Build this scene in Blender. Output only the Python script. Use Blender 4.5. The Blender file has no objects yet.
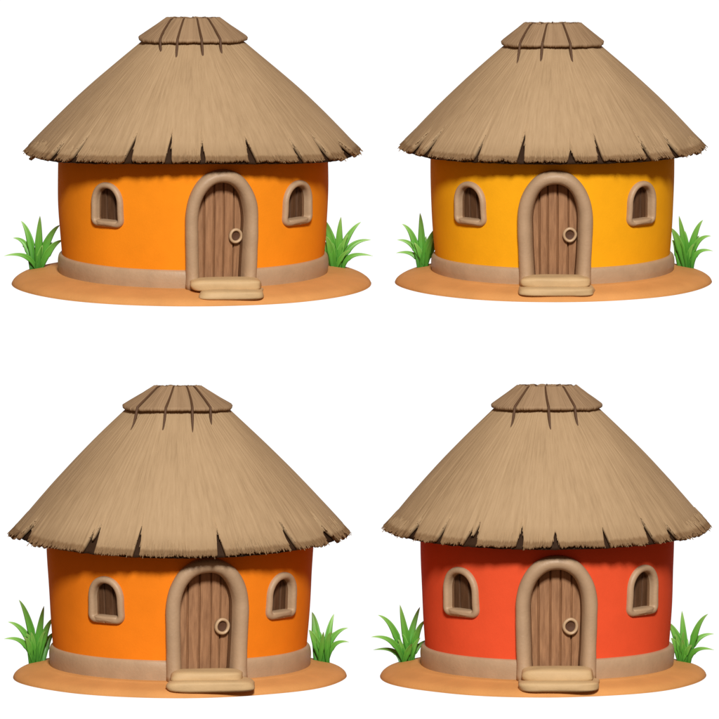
import bpy, math, random
from mathutils import Vector, noise

C = bpy.context.scene
COL = C.collection
PI = math.pi
S = 0.02                       # metres per unit used for all measurements below
PITCH = math.radians(7.5)      # the camera looks down by this much
SP, CP = math.sin(PITCH), math.cos(PITCH)

# ------------------------------------------------------------------ camera
cam = bpy.data.cameras.new('camera')
cam.type = 'ORTHO'
cam.ortho_scale = 719 * S
cam.clip_start = 0.5
cam.clip_end = 600
co = bpy.data.objects.new('camera', cam)
COL.objects.link(co)
C.camera = co
co.rotation_euler = (PI / 2 - PITCH, 0, 0)
fwd = Vector((0, CP, -SP))
up = Vector((0, SP, CP))
co.location = up * ((673 - 359.5) * S) - fwd * 60.0      # front row stands at y = 0

# ------------------------------------------------------------------ world: white studio backdrop beyond the huts
w = bpy.data.worlds.new('World')
C.world = w
w.use_nodes = True
nt = w.node_tree
nt.nodes.clear()
out = nt.nodes.new('ShaderNodeOutputWorld')
bg = nt.nodes.new('ShaderNodeBackground')
tc = nt.nodes.new('ShaderNodeTexCoord')
dot = nt.nodes.new('ShaderNodeVectorMath'); dot.operation = 'DOT_PRODUCT'
dot.inputs[1].default_value = (0, 0.985, -0.17)
mr = nt.nodes.new('ShaderNodeMapRange'); mr.interpolation_type = 'SMOOTHSTEP'
mr.inputs['From Min'].default_value = 0.82
mr.inputs['From Max'].default_value = 0.94
mr.inputs['To Min'].default_value = 0.20
mr.inputs['To Max'].default_value = 1.06
nt.links.new(tc.outputs['Generated'], dot.inputs[0])
nt.links.new(dot.outputs['Value'], mr.inputs['Value'])
nt.links.new(mr.outputs['Result'], bg.inputs['Strength'])
wc = nt.nodes.new('ShaderNodeMix'); wc.data_type = 'RGBA'          # warm fill added all round to redden the wall edges, white backdrop ahead
wc.inputs[6].default_value = (1.0, 0.60, 0.38, 1)
wc.inputs[7].default_value = (1, 1, 1, 1)
mc = nt.nodes.new('ShaderNodeMapRange')
mc.inputs['From Min'].default_value = 0.82
mc.inputs['From Max'].default_value = 0.90
nt.links.new(dot.outputs['Value'], mc.inputs['Value'])
nt.links.new(mc.outputs['Result'], wc.inputs['Factor'])
nt.links.new(wc.outputs[2], bg.inputs['Color'])
nt.links.new(bg.outputs[0], out.inputs[0])

# ------------------------------------------------------------------ key light
sun = bpy.data.lights.new('sun', 'SUN')
sun.energy = 3.7
sun.angle = math.radians(9)
sun.color = (1.0, 0.98, 0.94)
so = bpy.data.objects.new('sun', sun)
COL.objects.link(so)
ld = Vector((math.cos(math.radians(33)) * math.sin(math.radians(-4)),
             math.cos(math.radians(33)) * math.cos(math.radians(-4)),
             -math.sin(math.radians(33))))
so.rotation_euler = ld.to_track_quat('-Z', 'Y').to_euler()
so.location = (0, -20, 30)

C.view_settings.view_transform = 'Standard'
C.view_settings.look = 'None'
C.view_settings.exposure = 0
C.view_settings.gamma = 1
C.render.resolution_x = 1024
C.render.resolution_y = 1024


# ------------------------------------------------------------------ materials
def new_mat(name, rough=0.6, spec=0.3):
    m = bpy.data.materials.new(name)
    m.use_nodes = True
    b = m.node_tree.nodes['Principled BSDF']
    b.inputs['Roughness'].default_value = rough
    b.inputs['Specular IOR Level'].default_value = spec
    return m, m.node_tree, b


def ramp(nt, src, stops):
    r = nt.nodes.new('ShaderNodeValToRGB')
    e = r.color_ramp.elements
    while len(e) < len(stops):
        e.new(0.5)
    for el, (p, c) in zip(e, stops):
        el.position = p
        el.color = (*c, 1)
    nt.links.new(src, r.inputs['Fac'])
    return r


def noise_node(nt, vec, scale, detail=4, rough=0.5, stretch=None):
    n = nt.nodes.new('ShaderNodeTexNoise')
    n.inputs['Scale'].default_value = scale
    n.inputs['Detail'].default_value = detail
    n.inputs['Roughness'].default_value = rough
    if stretch:
        mp = nt.nodes.new('ShaderNodeMapping')
        mp.inputs['Scale'].default_value = stretch
        nt.links.new(vec, mp.inputs['Vector'])
        vec = mp.outputs['Vector']
    nt.links.new(vec, n.inputs['Vector'])
    return n


def add_bump(nt, b, h, strength, dist):
    bp = nt.nodes.new('ShaderNodeBump')
    bp.inputs['Strength'].default_value = strength
    bp.inputs['Distance'].default_value = dist
    nt.links.new(h, bp.inputs['Height'])
    nt.links.new(bp.outputs['Normal'], b.inputs['Normal'])


def mul(c, k):
    return tuple(min(1, x * k) for x in c)


def plaster(name, c, rough=0.55, spec=0.3, var=0.06, scale=1.2, bump=0.15, fine=26):
    m, nt, b = new_mat(name, rough, spec)
    tc = nt.nodes.new('ShaderNodeTexCoord')
    n = noise_node(nt, tc.outputs['Object'], scale, 5, 0.6)
    r = ramp(nt, n.outputs['Fac'], [(0.3, mul(c, 1 - var)), (0.5, c), (0.72, mul(c, 1 + var))])
    nt.links.new(r.outputs['Color'], b.inputs['Base Color'])
    n2 = noise_node(nt, tc.outputs['Object'], fine, 4, 0.6)
    add_bump(nt, b, n2.outputs['Fac'], bump, 0.02)
    return m


def wood(name, dark, light):
    m, nt, b = new_mat(name, 0.5, 0.3)
    tc = nt.nodes.new('ShaderNodeTexCoord')
    n = noise_node(nt, tc.outputs['Object'], 3.0, 6, 0.6, (6, 6, 0.6))
    r = ramp(nt, n.outputs['Fac'], [(0.25, dark), (0.75, light)])
    nt.links.new(r.outputs['Color'], b.inputs['Base Color'])
    add_bump(nt, b, n.outputs['Fac'], 0.35, 0.02)
    return m


def thatch(name, dark, mid, light):
    m, nt, b = new_mat(name, 0.75, 0.15)
    tc = nt.nodes.new('ShaderNodeTexCoord')
    n = noise_node(nt, tc.outputs['UV'], 1.0, 6, 0.65, (120, 2.2, 1))
    n2 = noise_node(nt, tc.outputs['UV'], 1.0, 4, 0.6, (330, 9, 1))
    n3 = noise_node(nt, tc.outputs['UV'], 1.0, 3, 0.5, (9, 2.0, 1))
    mx = nt.nodes.new('ShaderNodeMix'); mx.data_type = 'FLOAT'
    mx.inputs['Factor'].default_value = 0.5
    nt.links.new(n.outputs['Fac'], mx.inputs['A'])
    nt.links.new(n2.outputs['Fac'], mx.inputs['B'])
    mx2 = nt.nodes.new('ShaderNodeMix'); mx2.data_type = 'FLOAT'
    mx2.inputs['Factor'].default_value = 0.28
    nt.links.new(mx.outputs['Result'], mx2.inputs['A'])
    nt.links.new(n3.outputs['Fac'], mx2.inputs['B'])
    r = ramp(nt, mx2.outputs['Result'], [(0.28, dark), (0.5, mid), (0.72, light)])
    sx = nt.nodes.new('ShaderNodeSeparateXYZ')
    nt.links.new(tc.outputs['UV'], sx.inputs[0])
    ad = nt.nodes.new('ShaderNodeMath'); ad.operation = 'MULTIPLY_ADD'      # old grey-brown straw ends
    ad.inputs[1].default_value = 0.05
    nt.links.new(n2.outputs['Fac'], ad.inputs[0])
    nt.links.new(sx.outputs['Y'], ad.inputs[2])
    tip = ramp(nt, ad.outputs[0], [(0.90, (1, 1, 1)), (0.985, (0.86, 0.84, 0.82)), (1.0, (0.55, 0.48, 0.42))])
    mt = nt.nodes.new('ShaderNodeMix'); mt.data_type = 'RGBA'; mt.blend_type = 'MULTIPLY'
    mt.inputs['Factor'].default_value = 1
    nt.links.new(r.outputs['Color'], mt.inputs[6])
    nt.links.new(tip.outputs['Color'], mt.inputs[7])
    nt.links.new(mt.outputs[2], b.inputs['Base Color'])
    add_bump(nt, b, mx.outputs['Result'], 0.3, 0.03)
    return m


def leaf(name):
    m, nt, b = new_mat(name, 0.42, 0.4)
    tc = nt.nodes.new('ShaderNodeTexCoord')
    sx = nt.nodes.new('ShaderNodeSeparateXYZ')
    nt.links.new(tc.outputs['UV'], sx.inputs[0])
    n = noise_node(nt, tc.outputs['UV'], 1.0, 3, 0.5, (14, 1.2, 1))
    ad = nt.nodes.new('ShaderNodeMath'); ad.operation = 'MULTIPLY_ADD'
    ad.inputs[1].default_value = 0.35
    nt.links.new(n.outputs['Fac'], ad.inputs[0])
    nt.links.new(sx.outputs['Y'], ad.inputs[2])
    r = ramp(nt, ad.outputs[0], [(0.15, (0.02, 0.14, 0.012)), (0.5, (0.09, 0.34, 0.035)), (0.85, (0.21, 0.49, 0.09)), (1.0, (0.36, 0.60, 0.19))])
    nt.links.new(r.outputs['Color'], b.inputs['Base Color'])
    return m


M = {}
M['wall_a'] = plaster('orange_plaster', (0.89, 0.27, 0.012), 0.8, 0.04, 0.08, 0.8)
M['wall_b'] = plaster('yellow_plaster', (0.90, 0.405, 0.010), 0.8, 0.04)
M['wall_c'] = plaster('deep_orange_plaster', (0.87, 0.225, 0.012), 0.8, 0.04)
M['wall_d'] = plaster('red_plaster', (0.80, 0.092, 0.032), 0.8, 0.04)
M['clay'] = plaster('tan_clay', (0.44, 0.295, 0.18), 0.5, 0.4, 0.09, 2.0, 0.3, 16)
M['step'] = plaster('pale_clay', (0.56, 0.385, 0.20), 0.6, 0.25, 0.08, 2.0, 0.3, 14)
M['earth'] = plaster('ochre_earth', (0.65, 0.305, 0.10), 0.75, 0.15, 0.10, 0.9, 0.3, 20)
M['wood'] = wood('brown_planks', (0.22, 0.105, 0.05), (0.42, 0.22, 0.11))
M['dark_wood'] = wood('dark_shutter_wood', (0.055, 0.024, 0.010), (0.12, 0.058, 0.028))
M['jamb'] = plaster('shaded_clay_jamb', (0.19, 0.10, 0.05), 0.7, 0.15, 0.08, 3, 0.2, 20)  # clay darkened to a brown that holds the recess shade
M['ring'] = plaster('handle_clay', (0.50, 0.34, 0.20), 0.4, 0.5, 0.05, 6, 0.1, 30)
M['hole'] = plaster('dark_socket', (0.09, 0.04, 0.02), 0.5, 0.4)
M['thatch'] = thatch('thatch', (0.30, 0.20, 0.11), (0.42, 0.29, 0.165), (0.50, 0.355, 0.21))
M['cap'] = thatch('cap_thatch', (0.23, 0.145, 0.08), (0.34, 0.225, 0.13), (0.42, 0.285, 0.17))
M['under'] = thatch('gap_shade_thatch', (0.02, 0.009, 0.004), (0.035, 0.016, 0.007), (0.05, 0.024, 0.01))  # near-black colour puts the shade of the eave gaps into the lining
M['cord'] = plaster('brown_cord', (0.10, 0.05, 0.024), 0.6, 0.3)
M['leaf'] = leaf('grass_blade')


# ------------------------------------------------------------------ mesh helpers
class MB:
    def __init__(self):
        self.v, self.f, self.uv = [], [], []

    def pt(self, p, uv=(0, 0)):
        self.v.append((p[0] * S, p[1] * S, p[2] * S))
        self.uv.append(uv)
        return len(self.v) - 1

    def grid(self, rows, closed=False, uvs=None):
        idx = [[self.pt(p, uvs[i][j] if uvs else (0, 0)) for j, p in enumerate(r)] for i, r in enumerate(rows)]
        for i in range(len(idx) - 1):
            a, b = idx[i], idx[i + 1]
            n = len(a)
            for j in range(n if closed else n - 1):
                k = (j + 1) % n
                self.f.append((a[j], a[k], b[k], b[j]))
        return idx

    def cap(self, ring, flip=False):
        self.f.append(tuple(ring[::-1] if flip else ring))

    def build(self, name, mat, parent=None, smooth=True, loc=None):
        me = bpy.data.meshes.new(name)
        me.from_pydata(self.v, [], self.f)
        uvl = me.uv_layers.new(name='UVMap')
        for lp in me.loops:
            uvl.data[lp.index].uv = self.uv[lp.vertex_index]
        me.materials.append(mat)
        if smooth:
            for p in me.polygons:
                p.use_smooth = True
        me.update()
        import bmesh
        bm = bmesh.new(); bm.from_mesh(me)
        bmesh.ops.recalc_face_normals(bm, faces=bm.faces)
        bm.to_mesh(me); bm.free()
        o = bpy.data.objects.new(name, me)
        COL.objects.link(o)
        if parent:
            o.parent = parent
        if loc is not None:
            o.location = loc
        return o


def tag(o, label, cat, group):
    o['label'] = label
    o['category'] = cat
    o['group'] = group
    return o


def lathe(mb, prof, n=160, jitter=0.0, seed=0):
    rows = []
    for (r, z) in prof:
        row = []
        for j in range(n):
            a = 2 * PI * j / n
            k = 1 + jitter * noise.noise(Vector((math.cos(a) * 1.7 + seed, math.sin(a) * 1.7, z * 0.02)))
            row.append((math.sin(a) * r * k, -math.cos(a) * r * k, z))
        rows.append(row)
    return mb.grid(rows, closed=True)


def smooth_prof(pts, n=6):
    """Catmull-Rom through the profile points."""
    P = [pts[0]] + list(pts) + [pts[-1]]
    outp = []
    for i in range(1, len(P) - 2):
        for k in range(n):
            t = k / n
            q = []
            for d in range(2):
                p0, p1, p2, p3 = P[i - 1][d], P[i][d], P[i + 1][d], P[i + 2][d]
                q.append(0.5 * (2 * p1 + (p2 - p0) * t + (2 * p0 - 5 * p1 + 4 * p2 - p3) * t * t + (3 * p1 - p0 - 3 * p2 + p3) * t ** 3))
            outp.append(tuple(q))
    outp.append(pts[-1])
    return outp


def blob_box(mb, cx, cy, cz, hx, hy, hz, mapf, e=0.42, n=40, m=16, wob=0.0, seed=0.0, ev=0.7):
    """Soft-cornered block (superellipsoid) put through mapf."""
    def sg(v, p):
        return math.copysign(abs(v) ** p, v)
    rows = []
    for i in range(m + 1):
        la = -PI / 2 + PI * i / m
        row = []
        for j in range(n):
            lo = 2 * PI * j / n
            x = sg(math.cos(la), ev) * sg(math.cos(lo), e)
            y = sg(math.cos(la), ev) * sg(math.sin(lo), e)
            z = sg(math.sin(la), ev)
            k = 1 + wob * noise.noise(Vector((x * 1.3 + seed, y * 1.3, z)))
            row.append(mapf(cx + hx * x * k, cy + hy * y * k, cz + hz * z * (1 + wob * 0.8 * noise.noise(Vector((x * 2 + seed, y, 3))))))
        rows.append(row)
    mb.grid(rows, closed=True)


# ------------------------------------------------------------------ hut builder
def build_hut(h):
    cx, gy = h['cx'], h['gy']
    D0 = h['depth']                               # how far back the hut stands (metres)
    loc = Vector(((cx - 359.5) * S, D0, 0))
    root = bpy.data.objects.new('round_hut', None)
    COL.objects.link(root)
    root.location = loc
    root.empty_display_size = 0.5
    tag(root, h['label'], 'hut', 'round thatched huts on clay mounds')

    R0, R1, R2 = h['R']                           # wall radius at foot, belly, top
    zt = h['wall_top']
    zf = 20.0

    def R(z):
        t = (z - zf) / (zt - zf)
        t = max(0, min(1, t))
        return R0 * (1 - t) * (1 - 2 * t) + 4 * R1 * t * (1 - t) + R2 * t * (2 * t - 1)

    def W(u, z, d):                               # arc position u, height z, d out of the wall
        r = R(z)
        a = u / R1
        return (math.sin(a) * (r + d), -math.cos(a) * (r + d), z)

    def inv(px, py, d=0.0):                       # picture measurement -> place on the wall
        z = 80.0
        for _ in range(6):
            r = R(z) + d
            a = math.asin(max(-0.995, min(0.995, (px - cx) / r)))
            z = (gy + r * math.cos(a) * SP - py) / CP
        return a * R1, z

    # ---- openings
    def opening(x0, x1, ytop, ybot, d):          # clear opening from its measured outline
        xm = (x0 + x1) / 2
        um, z0 = inv(xm, ybot, d)
        _, z1 = inv(xm, ytop, d)
        ua, _ = inv(x0, (ytop + ybot) / 2, d)
        ub, _ = inv(x1, (ytop + ybot) / 2, d)
        return (ua + ub) / 2, (ub - ua) / 2, z0, z1

    def arch_path(uc, hw, z0, z1, rise, bulge=0.0, n=36, close=False):
        zs = z1 - rise
        pts = []
        ns = 12
        for i in range(ns):
            t = i / ns
            pts.append((uc - hw * (1 - bulge * (1 - t) ** 2), z0 + (zs - z0) * t))
        for i in range(n + 1):
            a = PI - PI * i / n
            ca, sa = math.cos(a), math.sin(a)
            pts.append((uc + hw * math.copysign(abs(ca) ** 0.92, ca), zs + rise * sa ** 0.95 if sa > 0 else zs))
        for i in range(ns - 1, -1, -1):
            t = i / ns
            pts.append((uc + hw * (1 - bulge * (1 - t) ** 2), z0 + (zs - z0) * t))
        return pts

    def frame_mesh(path, wid, dep, back, flare=0.0, seed=0):
        """Rounded clay surround, with a reveal that runs back into the wall."""
        mb = MB()
        sec = []
        ns = 14
        for i in range(ns + 1):
            a = PI * i / ns
            sec.append((math.cos(a) * 0.5, math.sin(a) ** 0.75 if math.sin(a) > 0 else 0.0, 1))
        sec = [(0.5, -3, 0)] + sec + [(-0.5, -3, 0)]
        if back:
            sec = [(-0.46, 0.0, 0), (-0.46, -back * 0.5, 0), (-0.46, -back, 0), (-0.30, -back, 0)]
        rows = []
        N = len(path)
        for i, (u, z) in enumerate(path):
            a = path[max(0, i - 1)]; b = path[min(N - 1, i + 1)]
            t = Vector((b[0] - a[0], b[1] - a[1])).normalized()
            nrm = Vector((-t.y, t.x))             # points outwards for a left-to-right arch
            e = min(i, N - 1 - i) / (N / 2)
            fl = 1 + flare * max(0, 1 - e * 4) ** 2
            wv = 1 + 0.06 * noise.noise(Vector((u * 0.06 + seed, z * 0.06, seed)))
            row = []
            for (n_, d_, sc) in sec:
                dd = d_ * dep * wv * fl if sc else d_
                nn = n_ * wid * wv * (fl if n_ > 0 else 1)
                row.append(W(u + nrm.x * nn, z + nrm.y * nn, dd))
            rows.append(row)
        idx = mb.grid(rows)
        mb.cap(idx[0]); mb.cap(idx[-1], True)
        return mb

    def panel_mesh(uc, hw, z0, z1, rise, d, planks, groove, seed=0, over=1.5):
        mb = MB()
        rows = []
        nc = 150
        nr = 14
        hw2 = hw + over
        zs = z1 - rise
        rnd = random.Random(seed)
        edges = [0.0]
        for k in range(planks):
            edges.append(edges[-1] + rnd.uniform(0.85, 1.2))
        edges = [e / edges[-1] for e in edges]
        lift = [rnd.uniform(-0.4, 0.4) for _ in range(planks)]
        for i in range(nc + 1):
            t = i / nc
            x = -hw2 + 2 * hw2 * t
            q = min(1.0, abs(x) / hw2)
            top = zs + (rise + over) * math.sqrt(max(0, 1 - q * q)) ** 0.95
            dist = min(abs(t - e) for e in edges[1:-1]) * 2 * hw2
            k = max(j for j in range(planks) if edges[j] <= t + 1e-9)
            dd = d + lift[k] - groove * math.exp(-(dist / 0.75) ** 2)
            rows.append([W(uc + x, z0 + (top - z0) * r / nr, dd) for r in range(nr + 1)])
        mb.grid(rows)
        return mb

    dx0, dx1, dyt, dyb = h['door']                # clear opening of the doorway
    duc, dhw, dz0, dz1 = opening(dx0 - 1.6, dx1 + 1.6, dyt - 1.0, dyb, 5)
    fw = h['frame_w'] - 1.2
    drise = (dz1 - dz0) * 0.42
    wins = []
    for (wx0, wx1, wyt, wyb) in h['windows']:
        uc, hw, z0, z1 = opening(wx0, wx1, wyt, wyb, 2)
        hw += 1.9
        wins.append((uc, hw, z0, z1, min(hw * 1.15, (z1 - z0) * 0.5)))

    def inside(u, z, o, g):
        uc, hw, z0, z1, rise = o
        if z < z0 - g or z > z1 + g or abs(u - uc) > hw + g:
            return False
        zs = z1 - rise
        if z <= zs:
            return True
        return ((u - uc) / (hw + g)) ** 2 + ((z - zs) / (rise + g)) ** 2 < 1

    holes = [(duc, dhw, dz0 - 20, dz1, drise)] + wins
    # ---- wall, with real openings
    mb = MB()
    NA, NZ = 620, 100
    idx = []
    for i in range(NZ + 1):
        z = 12 + (zt - 12) * i / NZ
        row = []
        for j in range(NA):
            a = -PI + 2 * PI * j / NA
            u = a * R1
            bump = 0.7 * noise.noise(Vector((math.sin(a) * 2.2 + gy, math.cos(a) * 2.2, z * 0.02)))
            row.append(mb.pt(W(u, z, bump)))
        idx.append(row)
    for i in range(NZ):
        zc = 12 + (zt - 12) * (i + .5) / NZ
        for j in range(NA):
            uc_ = (-PI + 2 * PI * (j + .5) / NA) * R1
            if any(inside(uc_, zc, o, 2.2) for o in holes):
                continue
            k = (j + 1) % NA
            mb.f.append((idx[i][j], idx[i][k], idx[i + 1][k], idx[i + 1][j]))
    mb.build('wall', M[h['wall']], root)

    # ---- plinth, open at the doorway
    RP = h['ring_r']
    zr = h['ring_top']
    prof = smooth_prof([(R0 - 6, zr - 2.5), (R0 - 1, zr + 0.2), (RP - 1.0, zr - 0.6), (RP + 0.6, zr - 4), (RP + 1.0, zr - 10), (RP + 0.2, 10), (RP - 1.0, 3)], 5)
    mb = MB()
    a0 = (duc - dhw - 1.5) / R1
    a1 = (duc + dhw + 1.5) / R1
    rows = []
    nn = 220
    for (r, z) in prof:
        row = []
        for j in range(nn + 1):
            a = a1 + (2 * PI - (a1 - a0)) * j / nn
            k = 1 + 0.006 * noise.noise(Vector((math.cos(a) * 2 + cx, math.sin(a) * 2, z * 0.03)))
            row.append((math.sin(a) * r * k, -math.cos(a) * r * k, z))
        rows.append(row)
    mb.grid(rows)
    mb.build('plinth', M['clay'], root)

    # ---- door and its surround
    path = arch_path(duc, dhw + fw / 2 - 1, 9.0, dz1 + fw / 2 - 1, drise + fw / 2, bulge=h.get('bulge', 0.05))
    frame_mesh(path, fw, h.get('frame_d', 11), 0, flare=0.25, seed=cx).build('door_frame', M['clay'], root)
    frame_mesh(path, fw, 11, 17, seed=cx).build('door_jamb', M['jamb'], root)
    door = panel_mesh(duc, dhw, dz0 - 3, dz1, drise, -11.5, 5, 3.6, seed=int(cx), over=2).build('door', M['wood'], root)
    hu, hz = inv(h['handle'][0], h['handle'][1], -6.5)
    hr = h['handle'][2]
    mb = MB()
    rows = []
    for i in range(40):
        a = 2 * PI * i / 40
        rr = hr * 0.80 * (1 + 0.05 * noise.noise(Vector((math.cos(a) + cx, math.sin(a), 0))))
        row = []
        for j in range(12):
            b = 2 * PI * j / 12
            tr = hr * 0.20
            r = rr + tr * math.cos(b)
            row.append(W(hu + r * math.cos(a), hz + r * math.sin(a), -7.6 + hr * 0.28 * math.sin(b)))
        rows.append(row)
    rows.append(rows[0])
    mb.grid(rows, closed=True)
    mb.build('handle', M['ring'], door)
    mb = MB()
    rows = []
    for k, (rf, dd) in enumerate([(0.9, -11), (0.85, -8.0), (0.55, -8.3), (0.05, -9)]):
        rows.append([W(hu + hr * rf * math.cos(2 * PI * i / 32), hz + hr * rf * math.sin(2 * PI * i / 32), dd) for i in range(32)])
    idx2 = mb.grid(rows, closed=True)
    mb.cap(idx2[-1])
    mb.build('handle_plate', M['hole'], door)

    # ---- windows
    for k, (uc, hw, z0, z1, rise) in enumerate(wins):
        ww = h['win_w'] - 0.8
        ow = hw + ww / 2 - 0.6
        zb_ = z0 - ww * 0.42
        p = arch_path(uc, ow, zb_ + 5.5, z1 + ww / 2 - 0.6, rise + ww / 2, bulge=-0.03, n=24)
        cw = ow * 1.03
        crn = [(uc - cw + 5 - 5 * math.sin(q * PI / 12), zb_ + 5 - 5 * math.cos(q * PI / 12)) for q in range(6)]
        lo_ = [(uc - (cw - 5) * q / 5, zb_) for q in range(5)] + crn
        p = lo_ + p + [(2 * uc - a_, b_) for (a_, b_) in lo_[::-1]]
        sh = panel_mesh(uc, hw, z0 - 4, z1, rise, -6.0, 3, 1.8, seed=int(cx) + k, over=1.5).build('window', M['dark_wood'], root)
        frame_mesh(p, ww, 4.6, 0, seed=cx + k * 7).build('window_frame', M['clay'], sh)
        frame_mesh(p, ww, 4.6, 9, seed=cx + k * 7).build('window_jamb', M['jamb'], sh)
        mb = MB()
        blob_box(mb, uc, z0 - ww * 0.30, -3.0, hw + ww * 0.30, ww * 0.50, 8.6, W_map(W), e=0.4, wob=0.05, seed=cx + k)
        mb.build('window_sill', M['clay'], sh)

    # ---- doorstep slabs
    sa = duc / R1
    for k, (x0, x1, front, zb, ztop) in enumerate(h['steps']):
        xc = (x0 + x1) / 2 - cx
        rear = R0 - 4
        a = sa * 0.35

        def mp(x, y, z, xc=xc, a=a):
            return (xc + x * math.cos(a) - (y) * math.sin(a) * 0.0, y + x * math.sin(a), z)
        mb = MB()
        yc = -(rear + front) / 2 if k == 0 else -(rear + front) / 2
        blob_box(mb, 0, yc, (zb + ztop) / 2, (x1 - x0) / 2, (front - rear) / 2, (ztop - zb) / 2, mp, e=0.38, n=64, m=24, wob=0.07, seed=cx + k * 3.1, ev=0.5)
        mb.build('doorstep', M['step'], root)

    # ---- thatched roof
    re_, ze, raise_, rc, zc = h['eave_r'], h['eave_z'], h['raise'], h['cap_r'] - 4, h['cap_z'] - 0.5
    zc += 15 * (zc - ze) / (re_ - rc)
    rc -= 15
    slope = math.hypot(re_ - rc, zc - ze)
    ex = h.get('roof_dx', 0.0)

    nl = []
    for (xa, ya, xb, yb) in h['notches']:
        # angle around the roof of the notch's open end on the eave
        x = max(-0.985, min(0.985, (xb - cx - ex) / re_))
        a = math.asin(x)
        depth = math.hypot(xa - xb, ya - yb) / max(0.55, math.hypot(math.sin(a), 0.95 * math.cos(a)))
        nl.append((a, min(depth * 1.12, 34) / slope, h.get('notch_w', 0.021) * random.Random(xa).uniform(0.85, 1.25) / max(0.3, math.cos(a)) ** 1.25))
    rnd = random.Random(int(cx * 7 + gy))
    for k in range(16):                            # the back of the roof is as worn as the front
        a = PI / 2 + 0.15 + (PI - 0.3) * (k + rnd.uniform(0.1, 0.9)) / 16
        nl.append((a, rnd.uniform(9, 26) / slope, rnd.uniform(0.012, 0.022)))

    sd = cx * 0.37 + gy

    def roofpt(a, t, off):
        r = rc + (re_ - rc) * t
        z = zc + (ze - zc) * t + 5.0 * math.sin(PI * min(1, t) ** 1.2)
        z += raise_ * math.cos(a) ** 2 * t
        nr = (zc - ze) / slope
        nz = (re_ - rc) / slope
        r += nr * off
        z += nz * off
        return (math.sin(a) * r + ex * t + h.get('cap_dx', 0) * max(0, 1 - t), -math.cos(a) * r, z)

    def tend(a):
        f = 1.0
        x, y = math.cos(a), math.sin(a)
        n1 = noise.noise(Vector((x * 9 + sd, y * 9, 0.3)))
        n2 = noise.noise(Vector((x * 60, y * 60 + sd, 1.3)))
        n3 = noise.noise(Vector((x * 190, y * 190 + sd, 2.3)))
        f += (2.0 * n1 + 1.3 * n2 + 1.9 * n3 - 1.0) / slope
        side = abs(math.sin(a)) ** 6 * h.get('ragged', 1.0)
        f += side * (3.2 * n2 + 3.0 * n3) / slope
        for (na, nd, nw) in nl:
            da = abs((a - na + PI) % (2 * PI) - PI)
            if da < nw:
                f = min(f, 1.0 - nd * (1 - (da / nw)) ** 0.8 - 0.006)
        return f

    NAc, NT = 1500, 44
    mb = MB()
    cols = []
    uvs = []
    for j in range(NAc):
        a = 2 * PI * j / NAc
        te = tend(a)
        col, uv = [], []
        ca, sa_ = math.cos(a), math.sin(a)
        near = min(abs((a - na + PI) % (2 * PI) - PI) / nw for (na, nd, nw) in nl)
        for i in range(NT + 1):
            t = te * (i / NT)
            n = noise.noise(Vector((ca * 34 + sd, sa_ * 34, t * 2.2)))
            n2 = noise.noise(Vector((ca * 95, sa_ * 95 + sd, t * 4.0)))
            n3 = noise.noise(Vector((ca * 3, sa_ * 3 + sd, t * 1.5)))
            off = 0.22 * n + 0.2 * n2 + 1.3 * n3
            if near < 2.2 and t > 0.7:             # edges of a gap curl up a little
                off += 0.9 * (t - 0.7) / 0.3 * max(0, 1 - abs(near - 1.2) / 1.0)
            col.append(roofpt(a, t, off)); uv.append((a / (2 * PI), t))
        for (dt, dn) in ((0.002, -2.0), (-0.004, -4.2), (-0.05, -5.0), (-0.30, -5.0)):
            col.append(roofpt(a, te + dt, dn)); uv.append((a / (2 * PI), te + dt * 0.3))
        cols.append(col); uvs.append(uv)
    cols.append(cols[0]); uvs.append([(1.0, q[1]) for q in uvs[0]])
    mb.grid(cols, uvs=uvs)
    # loose straws over the surface and sticking out of the fringe
    for k in range(1300):
        a = rnd.uniform(0, 2 * PI)
        te = tend(a)
        t0 = te - rnd.uniform(0.03, 0.09)
        t1 = t0 + rnd.uniform(0.06, 0.22)
        lim = te + (rnd.uniform(0.0, 0.022) if k % 2 else 0.0)
        t1 = min(t1, lim)
        if t1 - t0 < 0.02:
            continue
        hwid = rnd.uniform(0.22, 0.42) / (rc + (re_ - rc) * t0)
        ska = rnd.uniform(-0.006, 0.006)
        lift = rnd.uniform(-0.2, 0.5)
        a_, b_, c_ = (roofpt(a - hwid, t0, -0.5), roofpt(a, t0, 0.2), roofpt(a + hwid, t0, -0.5))
        d_, e_, f_ = (roofpt(a + ska - hwid, t1, lift), roofpt(a + ska, t1, lift + 0.6), roofpt(a + ska + hwid, t1, lift))
        u = (a / (2 * PI) + rnd.uniform(-0.02, 0.02))
        i0 = [mb.pt(p, (u, t0)) for p in (a_, b_, c_)]
        i1 = [mb.pt(p, (u, t1)) for p in (d_, e_, f_)]
        mb.f.append((i0[0], i0[1], i1[1], i1[0]))
        mb.f.append((i0[1], i0[2], i1[2], i1[1]))
    roof = mb.build('roof', M['thatch'], root)

    # added lining under the outer thatch, near black to shade the eave gaps
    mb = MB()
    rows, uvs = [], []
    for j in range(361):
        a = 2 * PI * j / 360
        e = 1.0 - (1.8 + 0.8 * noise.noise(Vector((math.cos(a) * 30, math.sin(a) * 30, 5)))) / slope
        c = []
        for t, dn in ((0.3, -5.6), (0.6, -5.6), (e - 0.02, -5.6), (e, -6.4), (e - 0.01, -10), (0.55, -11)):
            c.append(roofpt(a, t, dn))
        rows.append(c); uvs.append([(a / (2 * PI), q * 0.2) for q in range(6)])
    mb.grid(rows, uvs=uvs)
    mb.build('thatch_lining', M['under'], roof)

    # cap on the peak
    cr, cz, tr, tz = h['cap_r'] + 0.5, h['cap_z'] + 4.0, h['top_r'], h['top_z']
    crs = h.get('cap_raise', 4)
    cdx = h.get('cap_dx', 0)
    mb = MB()
    cols, uvs = [], []
    nA = 720
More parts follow.
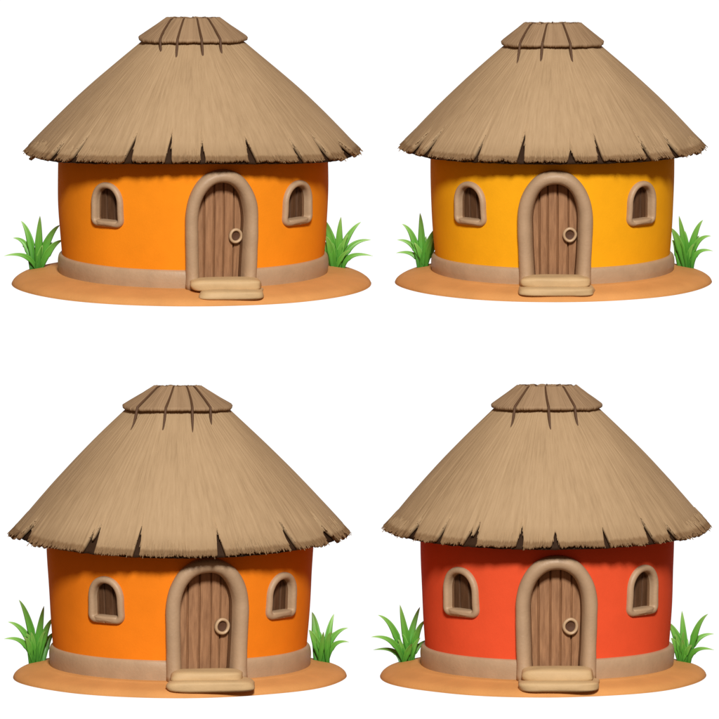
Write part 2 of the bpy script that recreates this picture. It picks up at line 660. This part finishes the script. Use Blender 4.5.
    for j in range(nA + 1):
        a = 2 * PI * (j % nA) / nA
        ca, sa_ = math.cos(a), math.sin(a)
        jag = 0.8 * noise.noise(Vector((ca * 40 + sd, sa_ * 40, 0))) + 1.0 * noise.noise(Vector((ca * 8 + sd, sa_ * 8, 0)))
        tj = 0.9 * noise.noise(Vector((ca * 5 + sd, sa_ * 5, 7)))

        def cp(t, off):
            r = tr + (cr - tr) * t
            z = tz + (cz - tz) * t + crs * math.cos(a) ** 2 * t + (tj + 3.0 * ca) * (1 - t)
            n = off + (0.35 * noise.noise(Vector((ca * 45, sa_ * 45, t * 2 + sd))) if off == 0 else 0)
            return (sa_ * (r + n * 0.6) + cdx, -ca * (r + n * 0.6), z + n * 0.8)
        te = 1 + jag / (cr - tr) * 0.6
        c = [(cdx, 0, tz - 5.0), cp(-0.95, 0), cp(-0.25, 0), cp(-0.06, 0)]
        c[1] = (sa_ * tr * 0.6 + cdx, -ca * tr * 0.6, tz - 4.5)
        c[2] = (sa_ * tr * 0.9 + cdx, -ca * tr * 0.9, tz - 1.0 + tj + 3.0 * ca)
        for i in range(17):
            c.append(cp(te * i / 16, 0))
        c += [cp(te + 0.03, -2.2), cp(te - 0.02, -4.4), cp(te - 0.25, -4.8)]
        cols.append(c)
        uvs.append([(a / (2 * PI) * 0.4, 0.15 * q / len(c)) for q in range(len(c))])
    mb.grid(cols, uvs=uvs)
    mb.build('roof_cap', M['cap'], roof)

    # cords laid over the cap and tucked into the thatch below
    cl = list(h['cords'])
    for k in range(5):
        cl.append((None, PI / 2 + 0.75 + k * (PI - 1.5) / 4, rnd.uniform(0.6, 1.3)))
    for (xt, xb, ln) in cl:
        if xt is None:
            at = ab = xb
        else:
            at = math.asin(max(-.97, min(.97, (xt - cx - cdx) / tr)))
            ab = math.asin(max(-.97, min(.97, (xb - cx - cdx) / (cr + 6))))
        pts = []
        for i in range(15):
            t = i / 14
            a = at + (ab - at) * min(1, t * 1.0)
            if t < 0.1:
                q = 0.80 + t * 2.0
                pts.append((math.sin(a) * tr * q + cdx, -math.cos(a) * tr * q, tz + 0.4 + 3.0 * math.cos(a)))
            else:
                s = (t - 0.1) / 0.62
                if s <= 1:
                    r = tr + (cr - tr) * s + 0.7
                    z = tz + (cz - tz) * s + crs * math.cos(a) ** 2 * s + 1.0 + 3.0 * math.cos(a) * (1 - s)
                else:
                    q = (s - 1) / (0.28 / 0.62)
                    r = cr + 0.7 + 11 * ln * q
                    zroof = zc + (ze - zc) * ((r - rc) / (re_ - rc))
                    z = (cz + crs * math.cos(a) ** 2) * (1 - q) ** 3 + (zroof + 1.2) * (1 - (1 - q) ** 3)
                    z = max(z, zroof + 1.2)
                pts.append((math.sin(a) * r + cdx, -math.cos(a) * r, z))
        mb = MB()
        rows = []
        for i, p in enumerate(pts):
            a = Vector(pts[max(0, i - 1)]); b = Vector(pts[min(len(pts) - 1, i + 1)])
            tg = (b - a).normalized()
            sd_ = tg.cross(Vector((0, 0, 1)))
            if sd_.length < 1e-4:
                sd_ = Vector((1, 0, 0))
            sd_.normalize()
            upv = sd_.cross(tg).normalized()
            rad = 1.1 * (1 - 0.8 * max(0, (i - 11) / 3)) * (0.65 + 0.75 * (i / 14))
            rows.append([tuple(Vector(p) + sd_ * rad * math.cos(2 * PI * q / 8) + upv * rad * math.sin(2 * PI * q / 8)) for q in range(8)])
        ix = mb.grid(rows, closed=True)
        mb.cap(ix[0]); mb.cap(ix[-1], True)
        mb.build('cord', M['cord'], roof)

    # ---- the earth mound under the hut: a thing of its own
    mr_ = h['mound_r']
    mb = MB()
    prof = smooth_prof([(2, 9.5), (60, 9.5), (110, 9.5), (RP + 4, 9.0), (mr_ - 26, 7.4), (mr_ - 9, 4.0), (mr_ - 2.5, 0.8), (mr_, -2.8), (mr_ - 3, -3.6), (mr_ - 30, -5), (40, -5.5), (2, -5.5)], 5)
    ix = lathe(mb, prof, 200, 0.022, cx)
    mb.cap(ix[0]); mb.cap(ix[-1], True)
    mo = mb.build('earth_mound', M['earth'], None, loc=loc + Vector(((h['mound_cx'] - cx) * S, 0, 0)))
    tag(mo, h['mound_label'], 'mound', 'earth mounds under the huts')

    # ---- grass clumps
    for (bx, by, tips, lab) in h['grass']:
        yb = 42.0
        x0 = bx - cx
        zb = 6.5
        gl = loc + Vector((x0 * S, yb * S, zb * S))
        mb = MB()
        rg = random.Random(int(bx))
        # short inner blades fill the heart of the clump
        tips = list(tips) + [(bx + rg.uniform(-16, 16), by - rg.uniform(16, 32), rg.uniform(6, 8), rg.uniform(0.1, 0.5)) for _ in range(7)]
        for k, tp in enumerate(tips):
            tx, ty = tp[0], tp[1]
            wd = tp[2] if len(tp) > 2 else 8.5
            curl = tp[3] if len(tp) > 3 else 0.35
            yo = rg.uniform(-14, 14)
            hx = tx - bx
            zz = (gy - ty - (yb + yo) * SP) / CP - zb
            b0 = Vector((rg.uniform(-5, 5) + hx * 0.10, yo * 0.1, -3.0))
            tip = Vector((hx, yo, zz))
            # control: rises first, then arches over towards its tip
            ctrl = Vector((hx * (0.5 - 0.35 * curl), yo * 0.4, max(zz * 0.55, zz * (0.62 + 0.5 * curl) + abs(hx) * 0.22 * curl)))
            rows, uvs = [], []
            n = 18
            for i in range(n + 1):
                t = i / n
                p = b0 * (1 - t) ** 2 + ctrl * 2 * t * (1 - t) + tip * t * t
                tg = ((ctrl - b0) * (1 - t) + (tip - ctrl) * t).normalized()
                side = tg.cross(Vector((0.15 * (1 if hx > 0 else -1), -1, 0.25))).normalized()
                nrm = side.cross(tg).normalized()
                prof_w = (0.35 + 0.65 * math.sin(PI * min(1, t / 0.7) * 0.5 + 0.0)) if t < 0.36 else 1.0
                prof_w *= (1 - t) ** 0.72 if t > 0 else 1
                hw_ = wd * 0.66 * max(prof_w, 0.02)
                rows.append([tuple(p - side * hw_ - nrm * -0.10 * hw_ * 1), tuple(p - side * hw_ * 0.5 - nrm * 0.12 * hw_),
                             tuple(p - nrm * 0.34 * hw_), tuple(p + side * hw_ * 0.5 - nrm * 0.12 * hw_),
                             tuple(p + side * hw_ + nrm * 0.10 * hw_),
                             tuple(p + side * hw_ * 0.5 - nrm * (0.12 * hw_ + 0.5)), tuple(p - nrm * (0.34 * hw_ + 0.6)),
                             tuple(p - side * hw_ * 0.5 - nrm * (0.12 * hw_ + 0.5))])
                uvs.append([(q / 8 + k * 0.37, t * 0.85) for q in range(8)])
            mb.grid(rows, closed=True, uvs=uvs)
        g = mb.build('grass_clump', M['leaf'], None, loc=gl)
        tag(g, lab, 'grass', 'grass clumps beside the huts')
    return root


def W_map(W):
    # blob_box hands over (u, z, d)
    return lambda u, z, d: W(u, z, d)


REAR = (673.25 - 279.25) / SP * S      # distance between the two rows on the level

huts = [
    dict(cx=193, gy=280, depth=(673.0 - 280) / SP * S, wall='wall_a',
         label='upper orange round hut with two-slab doorstep and neat thatched eave',
         R=(130.5, 135, 134), wall_top=150, ring_r=134.5, ring_top=27, eave_r=166.5, eave_z=131, raise_=0, cap_r=54, cap_z=241, top_r=28, top_z=264,
         door=(199, 245.5, 183, 277), frame_w=14.5, handle=(236.2, 236, 7.8), bulge=0.06,
         windows=[(97, 116, 188, 221.5), (289.5, 307.5, 186, 219.5)], win_w=7,
         steps=[(199, 264, 172, 1, 11.5), (190, 261, 158, 8, 21)],
         notches=[(63, 139, 51, 155), (90, 138, 72, 158), (140, 135, 127, 161), (172, 130, 168, 161), (201, 140, 203, 161), (243, 137, 253, 161), (284, 142, 302, 159), (310, 139, 329, 158), (341, 140, 351, 154)],
         cords=[(172, 161, 0.3), (184, 177, 1.1), (197, 203, 1.1), (208, 222, 0.6)],
         mound_r=179, mound_cx=191.3, mound_label='broad oval clay mound under the orange hut with the two-slab doorstep',
         grass=[(38, 268, [(4, 256, 6, .8), (13, 238, 7.5, .6), (21, 221, 8.5, .3), (40, 216, 9, .1), (60, 225, 9, .3), (63, 240, 9, .3), (50, 246, 7, .2)],
                 'green grass clump left of the upper orange hut'),
                (336, 266, [(341, 217, 9, .1), (361, 222, 8, .3), (371, 240, 7.5, .6), (373, 256, 6, .8), (322, 218, 11, .3), (325, 236, 10, .3), (350, 250, 6, .3)],
                 'green grass clump right of the upper orange hut')]),
    dict(cx=552.5, gy=278.5, depth=(673.0 - 278.5) / SP * S, wall='wall_b',
         label='yellow round hut with brown thatched roof and a two-slab doorstep',
         R=(116.5, 121.5, 121), wall_top=150, ring_r=120.5, ring_top=25.5, eave_r=151.5, eave_z=134, raise_=0, cap_r=51, cap_z=235, top_r=30, top_z=257,
         door=(531.5, 579, 184.5, 275.5), frame_w=15, handle=(570, 235, 7.8), bulge=0.08,
         windows=[(459.5, 479, 187, 220), (634, 651, 186.5, 220)], win_w=6.8,
         steps=[(518.5, 594.5, 155, 1, 11), (521, 589, 144, 8, 20)],
         notches=[(428, 137, 412, 153), (445, 136, 424, 156), (485, 135, 475, 159), (525, 131, 520, 160), (572, 148, 572, 160), (594, 132, 601, 160), (636, 139, 650, 159), (664, 137, 678, 155)],
         cords=[(531, 519, 0.9), (547, 541, 1.1), (563, 572, 0.9)],
         mound_r=157.5, mound_cx=553.5, mound_label='clay mound under the yellow hut',
         grass=[(424, 265, [(396, 253, 6, .8), (397, 240, 7, .6), (402, 224, 8, .4), (420, 213, 8.5, .15), (436, 228, 9, .2), (438, 242, 9, .2), (412, 250, 6, .5)],
                 'green grass clump left of the yellow hut'),
                (686, 263, [(679, 216, 8, .1), (703, 220, 8, .3), (711, 236, 7.5, .6), (713, 251, 6, .8), (671, 228, 11, .2), (672, 240, 10, .2), (694, 244, 6, .3)],
                 'green grass clump right of the yellow hut')]),
    dict(cx=180, gy=673, depth=0, wall='wall_c',
         label='lower orange round hut with ragged eave ends touching its door arch',
         R=(126.5, 131, 134.5), wall_top=150, ring_r=130, ring_top=29, eave_r=168, eave_z=143, raise_=0, cap_r=54.5, cap_z=266, top_r=25, top_z=289,
         door=(181, 234.5, 573, 668), frame_w=16, handle=(222.6, 626.5, 8.7), bulge=0.05, roof_dx=0, cap_dx=-2.5, ragged=2.2,
         windows=[(95, 115.5, 583, 617), (274, 291.5, 579, 612)], win_w=8,
         steps=[(167, 254, 169, 1, 14), (171, 243, 158, 9, 22)],
         notches=[(40, 532, 22, 542), (107.5, 526, 90, 551), (100, 534, 85, 550), (141.5, 527, 136, 556), (216, 532, 222, 556), (272.6, 529, 295, 552), (322, 536, 333, 548)],
         cords=[(159, 134, 0.9), (174, 163, 1.1), (187, 191, 1.1), (194, 212, 0.4)],
         mound_r=167, mound_cx=179, mound_label='oval clay mound under the orange hut with the single broad doorstep',
         grass=[(36, 661, [(4, 639, 7, .7), (8, 622, 8, .5), (19, 600, 8.5, .3), (44, 606, 8.5, .1), (53, 618, 9, .2), (55, 632, 9, .2)],
                 'green grass clump left of the lower orange hut'),
                (322, 661, [(334, 614, 8.5, .15), (348, 628, 7.5, .5), (349, 642, 6.5, .7), (312, 612, 11, .2), (309, 630, 11, .2), (316, 640, 8, .2)],
                 'green grass clump right of the lower orange hut')]),
    dict(cx=547.3, gy=673, depth=0, wall='wall_d',
         label='red round hut with brown thatched roof and clay door surround',
         R=(121.5, 125.5, 127), wall_top=156, ring_r=126, ring_top=29, eave_r=162.5, eave_z=148, raise_=0, cap_r=55, cap_z=267, top_r=31, top_z=289.5,
         door=(530, 583.5, 570, 666), frame_w=15.5, handle=(570.7, 626.5, 8.8), bulge=0.06, ragged=0.8,
         windows=[(449, 470.5, 573.6, 610.6), (634.6, 653, 571.5, 609)], win_w=8,
         steps=[(518.5, 600, 166, 1, 13), (522, 593, 154, 9, 24)],
         notches=[(421, 521, 409, 536), (450, 521.5, 437, 540), (471, 527, 466, 543), (479, 523, 472, 544), (518, 525, 519.5, 545), (553.5, 530, 556, 545), (603, 526, 608, 544), (642, 518, 653, 541), (664, 525, 675, 537)],
         cords=[(529, 512, 0.8), (545, 551, 1.1), (563, 577, 0.9)], cap_dx=-0.5,
         mound_r=163, mound_cx=543.5, mound_label='clay mound under the red hut',
         grass=[(407, 662, [(371, 637, 7, .6), (373, 650, 5.5, .8), (378, 615, 8, .4), (400, 605, 8.5, .1), (420, 607, 8, .2), (426, 620, 8, .3), (427, 640, 7, .2)],
                 'green grass clump left of the red hut'),
                (684, 660, [(682, 611, 8.5, .05), (708, 614, 8, .3), (714, 634, 7.5, .6), (714, 650, 6, .8), (668, 622, 11, .2), (671, 638, 10, .2), (692, 645, 7, .3)],
                 'green grass clump right of the red hut')]),
]
raises = [11, 4, -3, 0]
for h, r in zip(huts, raises):
    h['raise'] = r
    build_hut(h)
